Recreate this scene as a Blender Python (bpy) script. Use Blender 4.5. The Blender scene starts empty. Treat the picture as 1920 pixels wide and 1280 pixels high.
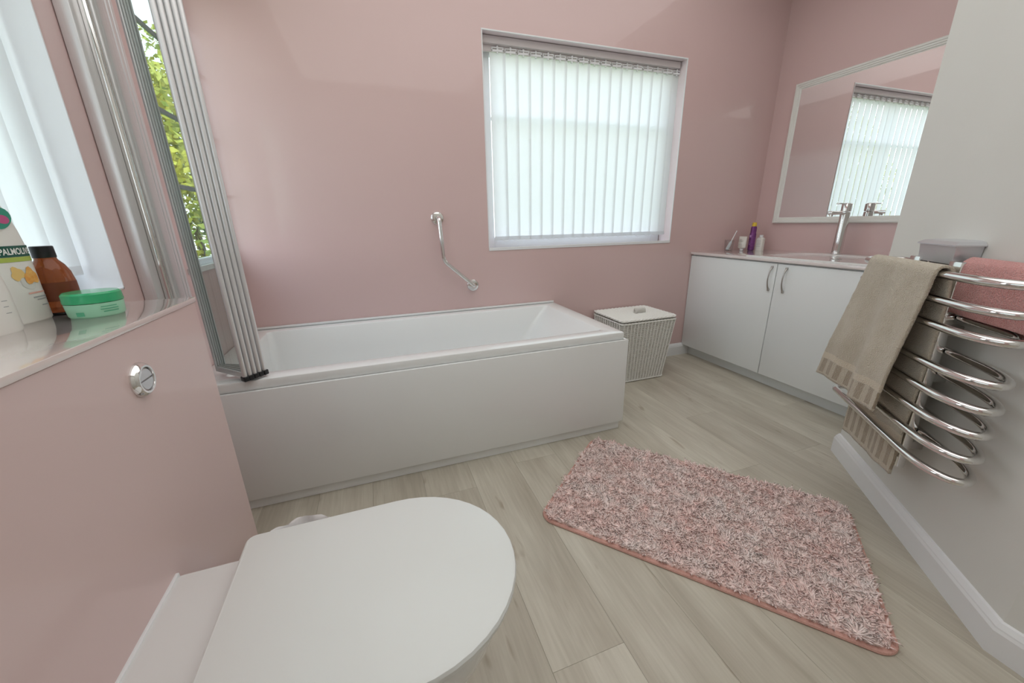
import bpy, bmesh, math, random
from mathutils import Vector, Matrix, Quaternion, noise as mn
R = random.Random(7)
PI = math.pi
scene = bpy.context.scene
col = scene.collection

# ------------------------------------------------------------------ camera, world, light, exposure
F, YAW, PITCH, ROLL = 714.43, 0.337, 0.3049, -0.0203
fw = Vector((math.sin(YAW)*math.cos(PITCH), math.cos(YAW)*math.cos(PITCH), -math.sin(PITCH)))
r_ = Vector((math.cos(YAW), -math.sin(YAW), 0)); u_ = r_.cross(fw)
r2 = r_*math.cos(ROLL)+u_*math.sin(ROLL); u2 = -r_*math.sin(ROLL)+u_*math.cos(ROLL)
cd = bpy.data.cameras.new('camera'); cam = bpy.data.objects.new('camera', cd); col.objects.link(cam)
cd.sensor_width = 36; cd.lens = F*36/1920; cd.clip_start = 0.02
M = Matrix((r2, u2, -fw)).transposed().to_4x4(); M.translation = Vector((-1.1662, -2.4295, 1.1062))
cam.matrix_world = M; scene.camera = cam

w = bpy.data.worlds.new('sky'); scene.world = w; w.use_nodes = True
nt = w.node_tree; bg = nt.nodes['Background']
tc = nt.nodes.new('ShaderNodeTexCoord'); sp = nt.nodes.new('ShaderNodeSeparateXYZ'); cr = nt.nodes.new('ShaderNodeValToRGB')
nt.links.new(tc.outputs['Generated'], sp.inputs[0]); nt.links.new(sp.outputs['Z'], cr.inputs[0])
cr.color_ramp.elements[0].color = (0.94, 0.97, 1.0, 1); cr.color_ramp.elements[1].color = (0.62, 0.82, 1.0, 1)
nt.links.new(cr.outputs[0], bg.inputs['Color']); bg.inputs['Strength'].default_value = 4.0

def light(name, kind, loc, rot, energy, color=(1, 1, 1), size=None, size_y=None):
    l = bpy.data.lights.new(name, kind); l.energy = energy; l.color = color
    if size and kind == 'AREA':
        l.shape = 'RECTANGLE'; l.size = size; l.size_y = size_y or size
    o = bpy.data.objects.new(name, l); o.location = loc; o.rotation_euler = rot; col.objects.link(o); return o
sun = light('sun', 'SUN', (0, 0, 5), (math.radians(48), 0, math.radians(25)), 3.0, (1, .95, .85)); sun.data.angle = .03
# added fill: broad area light under the ceiling, out of view, not a fixture
light('added_ceiling_fill', 'AREA', (-0.2, -1.75, 2.73), (0, 0, 0), 37, (1, .99, .97), 3.0, 2.9)
scene.view_settings.view_transform = 'Standard'; scene.view_settings.look = 'None'
scene.view_settings.exposure = -0.22; scene.view_settings.gamma = 1; scene.view_settings.use_curve_mapping = False

# ------------------------------------------------------------------ helpers
def tag(o, label=None, cat=None, group=None, kind=None):
    if label: o['label'] = label
    if cat: o['category'] = cat
    if group: o['group'] = group
    if kind: o['kind'] = kind
    return o
def empty(name, loc=(0, 0, 0), rz=0, **k):
    o = bpy.data.objects.new(name, None); o.location = loc; o.rotation_euler = (0, 0, rz); o.empty_display_size = .1
    col.objects.link(o); return tag(o, **k)
class MB:
    def __init__(s): s.v = []; s.f = []; s.uv = None
    def add(s, vs, fs):
        n = len(s.v); s.v += [tuple(p) for p in vs]; s.f += [tuple(i+n for i in f) for f in fs]; return s
    def box(s, a, b):
        x0, y0, z0 = a; x1, y1, z1 = b
        return s.add([(x0,y0,z0),(x1,y0,z0),(x1,y1,z0),(x0,y1,z0),(x0,y0,z1),(x1,y0,z1),(x1,y1,z1),(x0,y1,z1)],
                     [(0,3,2,1),(4,5,6,7),(0,1,5,4),(1,2,6,5),(2,3,7,6),(3,0,4,7)])
    def bbox(s, a, b, bev=.003, seg=2, M=None):
        bm = bmesh.new(); bmesh.ops.create_cube(bm, size=1)
        for v in bm.verts: v.co = Vector([a[i]+(v.co[i]+.5)*(b[i]-a[i]) for i in range(3)])
        bmesh.ops.bevel(bm, geom=bm.edges[:], offset=bev, segments=seg, affect='EDGES', profile=.5)
        bm.verts.index_update()
        vs = [(M @ v.co if M else v.co.copy()) for v in bm.verts]
        s.add(vs, [tuple(v.index for v in f.verts) for f in bm.faces]); bm.free(); return s
    def loops(s, L, cap0=True, cap1=True, closed=True):
        n = len(L[0]); vs = [p for l in L for p in l]; fs = []
        for i in range(len(L)-1):
            for j in range(n if closed else n-1):
                k = (j+1) % n; fs.append((i*n+j, i*n+k, (i+1)*n+k, (i+1)*n+j))
        if cap0: fs.append(tuple(range(n))[::-1])
        if cap1: fs.append(tuple((len(L)-1)*n+j for j in range(n)))
        return s.add(vs, fs)
    def lathe(s, prof, c=(0, 0, 0), n=32, cap0=True, cap1=True):
        L = [[(c[0]+r*math.cos(2*PI*j/n), c[1]+r*math.sin(2*PI*j/n), c[2]+z) for j in range(n)] for r, z in prof]
        return s.loops(L, cap0, cap1)
    def tube(s, pts, r, n=10, closed=False, caps=True):
        pts = [Vector(p) for p in pts]; m = len(pts); L = []
        def tan(i):
            a = pts[(i-1) % m] if (closed or i > 0) else pts[i]; b = pts[(i+1) % m] if (closed or i < m-1) else pts[i]
            return (b-a).normalized()
        t0 = tan(0); up = Vector((0, 0, 1)) if abs(t0.z) < .9 else Vector((1, 0, 0))
        nn = (up - t0*up.dot(t0)).normalized(); pt = t0
        for i in range(m):
            t = tan(i); q = pt.rotation_difference(t); nn = q @ nn; nn = (nn - t*nn.dot(t)).normalized(); bb = t.cross(nn); pt = t
            rr = r[i] if isinstance(r, (list, tuple)) else r
            L.append([pts[i]+(nn*math.cos(2*PI*j/n)+bb*math.sin(2*PI*j/n))*rr for j in range(n)])
        if closed:
            k = len(s.v); s.loops(L, False, False)
            a, b = L[-1], L[0]; base = k+(m-1)*n
            # match closest start offset
            d = min(range(n), key=lambda o: (a[0]-b[o]).length)
            s.f += [(base+j, base+(j+1) % n, k+(j+1+d) % n, k+(j+d) % n) for j in range(n)]
            return s
        return s.loops(L, caps, caps)
    def obj(s, name, mat, parent=None, smooth=35, M=None, uv=None):
        me = bpy.data.meshes.new(name); me.from_pydata([tuple(v) for v in s.v], [], s.f); me.update()
        if M is not None: me.transform(M)
        if smooth:
            me.polygons.foreach_set('use_smooth', [True]*len(me.polygons)); me.set_sharp_from_angle(angle=math.radians(smooth))
        if uv:
            l = me.uv_layers.new(name='UVMap')
            for lp in me.loops: l.data[lp.index].uv = uv[lp.vertex_index]
        o = bpy.data.objects.new(name, me); col.objects.link(o)
        if mat: me.materials.append(mat)
        if parent: o.parent = parent
        return o
def fixn(o):
    bm = bmesh.new(); bm.from_mesh(o.data); bmesh.ops.recalc_face_normals(bm, faces=bm.faces[:]); bm.to_mesh(o.data); bm.free(); return o
def rr(x0, x1, y0, y1, r, z, n=6):
    P = []
    for cx, cy, a0 in ((x1-r, y1-r, 0), (x0+r, y1-r, 90), (x0+r, y0+r, 180), (x1-r, y0+r, 270)):
        for i in range(n+1):
            a = math.radians(a0+90*i/n); P.append((cx+r*math.cos(a), cy+r*math.sin(a), z))
    return P
def struct(o): o['kind'] = 'structure'; return o

# ------------------------------------------------------------------ materials
def mat(name, base=(.8, .8, .8), rough=.5, metal=0, coat=0, spec=.5, trans=0, ior=1.45, sheen=0):
    m = bpy.data.materials.new(name); m.use_nodes = True; b = m.node_tree.nodes['Principled BSDF']
    b.inputs['Base Color'].default_value = (*base, 1); b.inputs['Roughness'].default_value = rough; b.inputs['Metallic'].default_value = metal
    b.inputs['Coat Weight'].default_value = coat; b.inputs['Coat Roughness'].default_value = .04; b.inputs['Specular IOR Level'].default_value = spec
    b.inputs['Transmission Weight'].default_value = trans; b.inputs['IOR'].default_value = ior; b.inputs['Sheen Weight'].default_value = sheen
    return m
def nodes(m): return m.node_tree.nodes, m.node_tree.links, m.node_tree.nodes['Principled BSDF']
def add_noise(m, scale, c1, c2, bump=0, bscale=None, stretch=None, detail=4, rough=None, coord='Object', dist=.002):
    N, L, b = nodes(m); t = N.new('ShaderNodeTexCoord'); mp = N.new('ShaderNodeMapping'); L.new(t.outputs[coord], mp.inputs[0])
    if stretch: mp.inputs['Scale'].default_value = stretch
    nz = N.new('ShaderNodeTexNoise'); nz.inputs['Scale'].default_value = scale; nz.inputs['Detail'].default_value = detail; L.new(mp.outputs[0], nz.inputs[0])
    r = N.new('ShaderNodeValToRGB'); r.color_ramp.elements[0].color = (*c1, 1); r.color_ramp.elements[1].color = (*c2, 1)
    r.color_ramp.elements[0].position = .3; r.color_ramp.elements[1].position = .7
    L.new(nz.outputs['Fac'], r.inputs[0]); L.new(r.outputs[0], b.inputs['Base Color'])
    if bump:
        n2 = N.new('ShaderNodeTexNoise'); n2.inputs['Scale'].default_value = bscale or scale; n2.inputs['Detail'].default_value = 3; L.new(t.outputs[coord], n2.inputs[0])
        bp = N.new('ShaderNodeBump'); bp.inputs['Strength'].default_value = bump; bp.inputs['Distance'].default_value = dist
        L.new(n2.outputs['Fac'], bp.inputs['Height']); L.new(bp.outputs[0], b.inputs['Normal'])
    return m
PINK = add_noise(mat('pink_gloss_panel', rough=.30, coat=.55), .8, (.675, .490, .475), (.705, .515, .50))
PINKB = add_noise(mat('pink_gloss_laminate', rough=.30, coat=.4), .8, (.72, .545, .525), (.75, .57, .55))
SHELF = mat('pale_pink_gloss', (.80, .70, .67), .08, coat=1.0)
REVEAL = mat('white_pink_reveal', (.86, .76, .78), .25, coat=.3)
WHITEP = add_noise(mat('white_wall_paint', rough=.85), 2, (.74, .74, .70), (.77, .77, .73), bump=.15, bscale=180, dist=.001)
CEIL = mat('ceiling_white', (.86, .86, .85), .9)
GLOSSW = mat('white_acrylic', (.86, .875, .87), .12, coat=.5)
CERAM = mat('white_ceramic', (.80, .81, .80), .08, coat=.6)
LIDW = mat('white_plastic_lid', (.79, .815, .80), .33)
CABW = mat('white_cabinet_gloss', (.83, .86, .86), .22, coat=.3)
TRIMW = mat('white_gloss_trim', (.84, .85, .86), .25)
UPVC = mat('white_upvc', (.88, .89, .92), .3)
CHROME = mat('chrome', (.78, .77, .76), .07, metal=1)
STEEL = mat('brushed_steel', (.62, .61, .60), .22, metal=1)
SILVER = mat('silver_plastic', (.66, .67, .70), .3, metal=.6)
ALU = add_noise(mat('satin_aluminium', rough=.36, metal=.55), 30, (.74, .74, .74), (.80, .80, .81), stretch=(20, 20, .2))
BLACK = mat('black_plastic', (.012, .014, .016), .35)
DARK = mat('dark_gap', (.05, .05, .05), .8); SUBF = mat('plank_joint', (.34, .31, .26), .8)
MIRROR = mat('mirror_silver', (.90, .90, .90), .0, metal=1)
def glass(name, tint, gl=.10):
    m = bpy.data.materials.new(name); m.use_nodes = True; N = m.node_tree.nodes; L = m.node_tree.links; N.clear()
    o = N.new('ShaderNodeOutputMaterial'); t = N.new('ShaderNodeBsdfTransparent'); g = N.new('ShaderNodeBsdfGlossy'); mx = N.new('ShaderNodeMixShader')
    t.inputs[0].default_value = (*tint, 1); g.inputs['Roughness'].default_value = .01
    fr = N.new('ShaderNodeLayerWeight'); fr.inputs[0].default_value = .5; pw = N.new('ShaderNodeMath'); pw.operation = 'POWER'; pw.inputs[1].default_value = 5; L.new(fr.outputs['Facing'], pw.inputs[0])
    ma = N.new('ShaderNodeMath'); ma.operation = 'MULTIPLY_ADD'; ma.inputs[1].default_value = .9; ma.inputs[2].default_value = .04; L.new(pw.outputs[0], ma.inputs[0])
    L.new(ma.outputs[0], mx.inputs[0]); L.new(t.outputs[0], mx.inputs[1]); L.new(g.outputs[0], mx.inputs[2]); L.new(mx.outputs[0], o.inputs[0]); return m
GLASS = glass('window_glass', (.97, .99, .98)); SGLASS = glass('screen_glass', (.93, .955, .945))
CLEAR = glass('clear_plastic', (.93, .93, .93))
def slatmat():
    m = bpy.data.materials.new('blind_fabric'); m.use_nodes = True; N = m.node_tree.nodes; L = m.node_tree.links; N.clear()
    o = N.new('ShaderNodeOutputMaterial'); d = N.new('ShaderNodeBsdfDiffuse'); t = N.new('ShaderNodeBsdfTranslucent'); mx = N.new('ShaderNodeMixShader')
    c = (.90, .92, .92, 1)
    d.inputs[0].default_value = c; t.inputs[0].default_value = (.91, .935, .965, 1); mx.inputs[0].default_value = .42
    L.new(d.outputs[0], mx.inputs[1]); L.new(t.outputs[0], mx.inputs[2]); L.new(mx.outputs[0], o.inputs[0]); return m
SLAT = slatmat(); SLATW = mat('blind_weight', (.72, .70, .70), .5)

def floormat():
    m = mat('grey_oak_plank', rough=.42, coat=.12); N, L, b = nodes(m)
    t = N.new('ShaderNodeTexCoord'); oi = N.new('ShaderNodeObjectInfo'); ad = N.new('ShaderNodeVectorMath'); ad.operation = 'ADD'
    ml = N.new('ShaderNodeMath'); ml.operation = 'MULTIPLY'; ml.inputs[1].default_value = 37; L.new(oi.outputs['Random'], ml.inputs[0])
    L.new(t.outputs['Object'], ad.inputs[0]); L.new(ml.outputs[0], ad.inputs[1])
    def nz(sc, st, det, c1, c2, p0=.3, p1=.7, dis=0):
        mp = N.new('ShaderNodeMapping'); mp.inputs['Scale'].default_value = st; L.new(ad.outputs[0], mp.inputs[0])
        n = N.new('ShaderNodeTexNoise'); n.inputs['Scale'].default_value = sc; n.inputs['Detail'].default_value = det; n.inputs['Distortion'].default_value = dis; L.new(mp.outputs[0], n.inputs[0])
        r = N.new('ShaderNodeValToRGB'); r.color_ramp.elements[0].color = c1; r.color_ramp.elements[1].color = c2
        r.color_ramp.elements[0].position = p0; r.color_ramp.elements[1].position = p1; L.new(n.outputs['Fac'], r.inputs[0]); return r, n
    a, _ = nz(1.0, (9, 1.6, 1), 5, (.49, .445, .365, 1), (.66, .625, .535, 1), dis=.6)
    g, gn = nz(1.0, (120, 6, 1), 6, (.84, .83, .81, 1), (1, 1, 1, 1), .25, .75)
    k, _ = nz(1.0, (22, 5, 1), 2, (.66, .60, .54, 1), (1, 1, 1, 1), .24, .33, dis=.3)
    m1 = N.new('ShaderNodeMixRGB'); m1.blend_type = 'MULTIPLY'; m1.inputs[0].default_value = 1; L.new(a.outputs[0], m1.inputs[1]); L.new(g.outputs[0], m1.inputs[2])
    m2 = N.new('ShaderNodeMixRGB'); m2.blend_type = 'MULTIPLY'; m2.inputs[0].default_value = .8; L.new(m1.outputs[0], m2.inputs[1]); L.new(k.outputs[0], m2.inputs[2])
    vr = N.new('ShaderNodeValToRGB'); vr.color_ramp.elements[0].color = (.92, .91, .90, 1); vr.color_ramp.elements[1].color = (1.06, 1.06, 1.06, 1); L.new(oi.outputs['Random'], vr.inputs[0])
    m3 = N.new('ShaderNodeMixRGB'); m3.blend_type = 'MULTIPLY'; m3.inputs[0].default_value = 1; L.new(m2.outputs[0], m3.inputs[1]); L.new(vr.outputs[0], m3.inputs[2])
    L.new(m3.outputs[0], b.inputs['Base Color'])
    bp = N.new('ShaderNodeBump'); bp.inputs['Strength'].default_value = .12; bp.inputs['Distance'].default_value = .001; L.new(gn.outputs['Fac'], bp.inputs['Height']); L.new(bp.outputs[0], b.inputs['Normal'])
    return m
PLANK = floormat()

# ------------------------------------------------------------------ the setting
LX, RX, H, YB = -1.86, 1.84, 2.76, -3.45
WT = .16
P0 = Vector((.855, -1.43, 0)); P1 = Vector((.25, -2.172, 0)); TV = (P0-P1).normalized(); NV = Vector((-TV.y, TV.x, 0))
# floor: sub-floor plus individual planks
floor = struct(MB().box((LX-.2, YB-.1, -.12), (RX+.2, .2, -.004)).obj('floor', SUBF, smooth=0))
def clip(poly, p, n):
    out = []
    for i in range(len(poly)):
        a, b = poly[i], poly[(i+1) % len(poly)]; da = (a[0]-p[0])*n[0]+(a[1]-p[1])*n[1]; db = (b[0]-p[0])*n[0]+(b[1]-p[1])*n[1]
        if da >= 0: out.append(a)
        if (da >= 0) != (db >= 0): t = da/(da-db); out.append((a[0]+(b[0]-a[0])*t, a[1]+(b[1]-a[1])*t))
    return out
PW = .215; starts = {}
for k in range(-6, 12):
    x0 = -.645+PW*k; x1 = x0+PW
    if x1 < LX+.01 or x0 > RX: continue
    y = 0.0
    off = {-1: 1.82-1.22, 0: .95, 1: .30, -2: 1.05, 2: 1.12, -3: .2, 3: .62, 4: .15, 5: .9}.get(k, (k*.43) % 1.22)
    edges = [0.0]; yy = -off
    while yy > YB:
        if yy < -.05: edges.append(yy)
        yy -= 1.22
    edges.append(YB)
    for i in range(len(edges)-1):
        ya, yb = edges[i], edges[i+1]
        g = .0003
        poly = [(max(x0, LX)+g, yb+g), (min(x1, RX)-g, yb+g), (min(x1, RX)-g, ya-g), (max(x0, LX)+g, ya-g)]
        if x0 > .85: poly = clip(poly, (0, -1.425), (0, 1))
        elif x0 > .3: poly = clip(poly, (P0.x, P0.y), (NV.x, NV.y))
        if len(poly) < 3: continue
        n = len(poly); cx = sum(q[0] for q in poly)/n; cy = sum(q[1] for q in poly)/n
        ins = [(q[0]+(cx-q[0])*.006/max(abs(q[0]-cx), .01)*.12, q[1]+(cy-q[1])*.0008/max(abs(q[1]-cy), .01)) for q in poly]
        b = MB(); b.loops([[(q[0]-cx, q[1]-cy, -.004) for q in poly], [(q[0]-cx, q[1]-cy, -.0003) for q in poly], [(q[0]-cx, q[1]-cy, 0) for q in ins]], False, True)
        o = b.obj('plank', PLANK, smooth=0); o.location = (cx, cy, 0); o.parent = floor

# left wall with two openings
def wall_yz(x0, x1, ya, yb, holes, z1=H):
    """wall in the y-z plane: holes = list of (y0,y1,z0,z1) sorted by y"""
    b = MB(); cur = ya
    for (h0, h1, za, zb) in holes:
        b.box((x0, cur, 0), (x1, h0, z1)); b.box((x0, h0, 0), (x1, h1, za)); b.box((x0, h0, zb), (x1, h1, z1)); cur = h1
    b.box((x0, cur, 0), (x1, yb, z1)); return b
W2 = (-2.75, -1.01, .942, 2.12); W3 = (-.57, -.05, .942, 2.12)
b = wall_yz(LX-.07, LX, YB, .16, [W2, W3]); b2 = wall_yz(LX-WT, LX-.07, YB, -.85, [W2]); b.add(b2.v, b2.f)
struct(b.obj('wall_left', PINK, smooth=0))
W1 = (-.459, .978, .928, 2.128)
b = MB(); b.box((LX, 0, 0), (W1[0], WT, H)); b.box((W1[1], 0, 0), (RX+WT, WT, H)); b.box((W1[0], 0, 0), (W1[1], WT, W1[2])); b.box((W1[0], 0, W1[3]), (W1[1], WT, H))
struct(b.obj('wall_back', PINK, smooth=0))
struct(MB().box((RX, -1.43, 0), (RX+.14, 0, H)).obj('wall_right', PINK, smooth=0))
# white projecting wall: return + diagonal + straight run
F2 = Vector((.225, YB, 0))
foot = [(RX+.14, -1.43), (P0.x, P0.y), (P1.x, P1.y), (F2.x, F2.y), (RX+.14, YB)]
struct(MB().loops([[(x, y, 0) for x, y in foot], [(x, y, H) for x, y in foot]]).obj('wall_corner', WHITEP, smooth=0))
b = MB(); b.box((LX-WT, YB-.12, 0), (RX+.14, YB, H)); struct(b.obj('wall_front', WHITEP, smooth=0))
struct(MB().box((LX-WT, YB-.12, H), (RX+.14, WT, H+.1)).obj('ceiling', CEIL, smooth=0))
# skirting boards
def skirt(pts, h=.1, t=.018):
    """pts along the wall foot, room side on the left of travel"""
    prof = [(0, 0), (t, 0), (t, h*.72), (t*.82, h*.80), (t*.78, h*.84), (t*.35, h*.97), (0, h)]
    P = [Vector((p[0], p[1], 0)) for p in pts]; L = []
    for i, p in enumerate(P):
        ds = []
        if i > 0: ds.append((p-P[i-1]).normalized())
        if i < len(P)-1: ds.append((P[i+1]-p).normalized())
        ns = [Vector((-d.y, d.x, 0)) for d in ds]; m = ns[0] if len(ns) == 1 else (ns[0]+ns[1])/(1+ns[0].dot(ns[1]))
        L.append([tuple(p+m*o+Vector((0, 0, z))) for o, z in prof])
    b = MB(); b.loops(L); return b
struct(fixn(skirt([(F2.x, F2.y+.001), (P1.x, P1.y), (P0.x, P0.y), (P0.x+.36, P0.y)][::1]).obj('baseboard_right', TRIMW, smooth=0)))
struct(fixn(skirt([(1.272, -.0005), (.02, -.0005)]).obj('baseboard_back', TRIMW, smooth=0)))

# ---- windows (frames, panes, reveals)
win = struct(empty('window_1', (0, 0, 0)))
x0, x1, z0, z1 = W1
b = MB(); t = .004
b.box((x0, -.001, z0), (x0+t, .10, z1)); b.box((x1-t, -.001, z0), (x1, .12, z1)); b.box((x0, -.001, z0), (x1, .10, z0+t)); b.box((x0, -.001, z1-t), (x1, .10, z1))
b.obj('reveal', REVEAL, win, 0)
b = MB(); e = .010
b.bbox((x0, -.004, z0), (x1, .006, z0+.018), .001, 1); b.bbox((x0-.002, -.003, z1-.006), (x1+.002, .004, z1+.001), .001, 1)
b.bbox((x0-.001, -.003, z0+.018), (x0+.005, .004, z1-.006), .001, 1); b.bbox((x1-.005, -.003, z0+.018), (x1+.001, .004, z1-.006), .001, 1)
b.obj('edge_trim', TRIMW, win)
def winframe(par, axis, a0, a1, z0, z1, d0, d1, bars_v=(), bars_h=(), fwid=.055, glass_m=GLASS, thin=None):
    def bx(b, p0, p1, q0, q1, e0=d0, e1=d1):
        if axis == 'x': b.bbox((p0, e0, q0), (p1, e1, q1), .004, 1)
        else: b.bbox((e0, p0, q0), (e1, p1, q1), .004, 1)
    b = MB(); bx(b, a0, a0+fwid, z0, z1); bx(b, a1-fwid, a1, z0, z1); bx(b, a0+fwid, a1-fwid, z0, z0+fwid); bx(b, a0+fwid, a1-fwid, z1-fwid, z1)
    for v, wv in bars_v: bx(b, v-wv/2, v+wv/2, z0+fwid, z1-fwid)
    for h, wh in bars_h: bx(b, a0+fwid, a1-fwid, h-wh/2, h+wh/2)
    b.obj('window_frame', UPVC, par)
    mid = (d0+d1)/2; g = MB()
    if axis == 'x': g.add([(a0+fwid/2, mid, z0+fwid/2), (a1-fwid/2, mid, z0+fwid/2), (a1-fwid/2, mid, z1-fwid/2), (a0+fwid/2, mid, z1-fwid/2)], [(0, 1, 2, 3)])
    else: g.add([(mid, a0+fwid/2, z0+fwid/2), (mid, a1-fwid/2, z0+fwid/2), (mid, a1-fwid/2, z1-fwid/2), (mid, a0+fwid/2, z1-fwid/2)], [(0, 1, 2, 3)])
    g.obj('pane', glass_m, par, 0)
winframe(win, 'x', x0+.002, x1-.002, z0+.002, z1-.002, .125, .155, [], [(1.72, .018)], .078)
win = struct(empty('window_2')); y0, y1, z0, z1 = W2
b = MB(); d = LX-.105
b.box((d, y1-t, z0), (LX+.001, y1, z1)); b.box((d, y0, z0), (LX+.001, y0+t, z1)); b.box((d, y0, z0), (LX+.001, y1, z0+t)); b.box((d, y0, z1-t), (LX+.001, y1, z1))
b.obj('reveal', UPVC, win, 0)
winframe(win, 'y', y0+.002, y1-.002, z0+.002, z1-.002, LX-.155, LX-.11, [], [(1.72, .035)])
win = struct(empty('window_3')); y0, y1, z0, z1 = W3
d = LX-.069; b = MB()
b.box((d, y1-t, z0), (LX+.001, y1, z1)); b.box((d, y0, z0), (LX+.001, y0+t, z1)); b.box((d, y0, z0), (LX+.001, y1, z0+t)); b.box((d, y0, z1-t), (LX+.001, y1, z1))
b.obj('reveal', UPVC, win, 0)
b = MB(); b.bbox((LX-.001, y0-.01, z0-.012), (LX+.012, y1+.012, z0+.012), .002, 1); b.bbox((LX-.001, y1-.004, z0), (LX+.006, y1+.012, z1), .002, 1)
b.obj('edge_trim', TRIMW, win)
winframe(win, 'y', y0+.002, y1-.002, z0+.002, z1-.002, LX-.068, LX-.035, [], [], .03)
LEAD = mat('grey_glazing_bar', (.35, .38, .40), .5)
for zz in (1.87, 1.565, 1.275):
    MB().bbox((LX-.058, y0+.02, zz-.009), (LX-.045, y1-.02, zz+.009), .002, 1).obj('glazing_bar', LEAD, win)

# ------------------------------------------------------------------ vertical blinds
RAILM = mat('grey_rail', (.72, .66, .66), .35)
def make_slat(h):
    b = MB(); W = .0485; n = 8; L = []
    for zz in (0.0, -h*.5, -h):
        L.append([(W*(2*i/n-1), .004*(1-(2*i/n-1)**2), zz) for i in range(n+1)])
    b.loops(L, False, False, closed=False); s = b.obj('slat', SLAT, smooth=60)
    # bottom pocket with weight
    b = MB(); b.bbox((-.047, -.001, -h-.001), (.047, .0055, -h+.024), .001, 1); p = b.obj('bottom_weight', SLAT, s)
    b = MB(); b.bbox((-.036, -.008, .002), (.036, -.005, .013), .0008, 1); b.bbox((-.036, -.008, .020), (.036, -.005, .0250), .0008, 1)
    b.bbox((-.036, -.008, .004), (-.030, -.005, .0235), .0008, 1); b.bbox((.030, -.008, .004), (.036, -.005, .0235), .0008, 1); b.bbox((-.005, -.006, -.006), (.005, .002, .034), .0008, 1)
    b.obj('hanger', TRIMW, s)
    return s
def dup(o, parent):
    c = o.copy(); col.objects.link(c); c.parent = parent
    for ch in o.children:
        g = ch.copy(); col.objects.link(g); g.parent = c
    return c
def chainmesh(pts_list, r=.0012):
    b = MB()
    for a, c in pts_list:
        a, c = Vector(a), Vector(c); P = []
        for i in range(7):
            t = i/6; p = a.lerp(c, t); p.z -= .016*math.sin(PI*t); P.append(p)
        b.tube(P, r, 5)
    return b
bl1 = tag(empty('vertical_blind', (0, .07, 2.088)), 'cream vertical slat blind closed across the square window above the bath end', 'blind')
b = MB(); b.bbox((-.445, -.022, -.004), (.965, .024, .034), .004, 2); b.bbox((-.445, .006, -.036), (.965, .020, -.003), .002, 1); b.obj('head_rail', RAILM, bl1)
s0 = make_slat(1.058); s0.parent = bl1
N1 = 17; xs = [-.345+.0812*i for i in range(N1)]
cp = []
for i, x in enumerate(xs):
    s = s0 if i == 0 else dup(s0, bl1)
    s.location = (x, 0.0, -.040); s.rotation_euler = (0, 0, math.radians(-6.5))
    if i == 8: s.rotation_euler = (0, 0, math.radians(-3))
    cp.append((x, 0, -.040-1.05-.001))
tag(chainmesh([(Vector(cp[i])+Vector((-.01, -.004, 0)), Vector(cp[i+1])+Vector((-.01, -.004, 0))) for i in range(N1-1)]).obj('link_chain', TRIMW, bl1), kind='stuff')
bl2 = tag(empty('vertical_blind', (LX-.075, 0, 2.08)), 'cream vertical slat blind on the left window behind the toiletries on the ledge', 'blind')
b = MB(); b.bbox((-.022, -2.73, -.004), (.022, -1.02, .03), .004, 2); b.obj('head_rail', UPVC, bl2)
sl0 = None; cp = []
for i in range(20):
    yy = -1.075-.083*i
    s = dup(s0, bl2)
    s.location = (0.0, yy, -.032); s.rotation_euler = (0, 0, math.radians(90-8))
    cp.append((0, yy, -.032-1.05))
tag(chainmesh([(Vector(cp[i])+Vector((.004, 0, 0)), Vector(cp[i+1])+Vector((.004, 0, 0))) for i in range(19)]).obj('link_chain', TRIMW, bl2), kind='stuff')

# ------------------------------------------------------------------ garden beyond the windows
GR = add_noise(mat('lawn_green', rough=.9), 3, (.10, .16, .05), (.16, .24, .08))
struct(MB().box((-25, -20, -.7), (20, 25, -.5)).obj('garden_lawn', GR, smooth=0))
LEAF = add_noise(mat('yellow_green_leaf', rough=.5), 3.0, (.24, .36, .07), (.85, .74, .10))
bush = tag(empty('garden_shrub', (-3.0, 2.9, -.5)), 'yellow green leafy shrub outside the narrow window behind the shower screen', 'shrub')
rb = random.Random(3); lb = MB()
for i in range(26000):
    a = rb.uniform(0, 2*PI); ph = math.acos(rb.uniform(-1, 1)); q = rb.uniform(.72, 1.0)
    p = Vector((1.1*math.sin(ph)*math.cos(a), 1.1*math.sin(ph)*math.sin(a), 1.75+1.65*math.cos(ph)))*q
    p += Vector((mn.noise(p*2.5), mn.noise(p*2.5+Vector((5, 0, 0))), mn.noise(p*2.5+Vector((0, 7, 0)))))*.25
    d = Vector((rb.uniform(-1, 1), rb.uniform(-1, 1), rb.uniform(-.6, 1))).normalized(); e = d.orthogonal().normalized(); e.rotate(Quaternion(d, rb.uniform(0, 6.28)))
    l = rb.uniform(.06, .10); wd = l*.26
    lb.add([p, p+d*l*.5+e*wd, p+d*l, p+d*l*.5-e*wd], [(0, 1, 2, 3)])
tag(lb.obj('foliage', LEAF, bush, 0), kind='stuff')
MB().tube([(0, 0, 0), (.05, 0, .8), (0, .05, 1.6)], [.06, .045, .03], 8).obj('stem', mat('bark', (.12, .09, .06), .9), bush)

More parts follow.
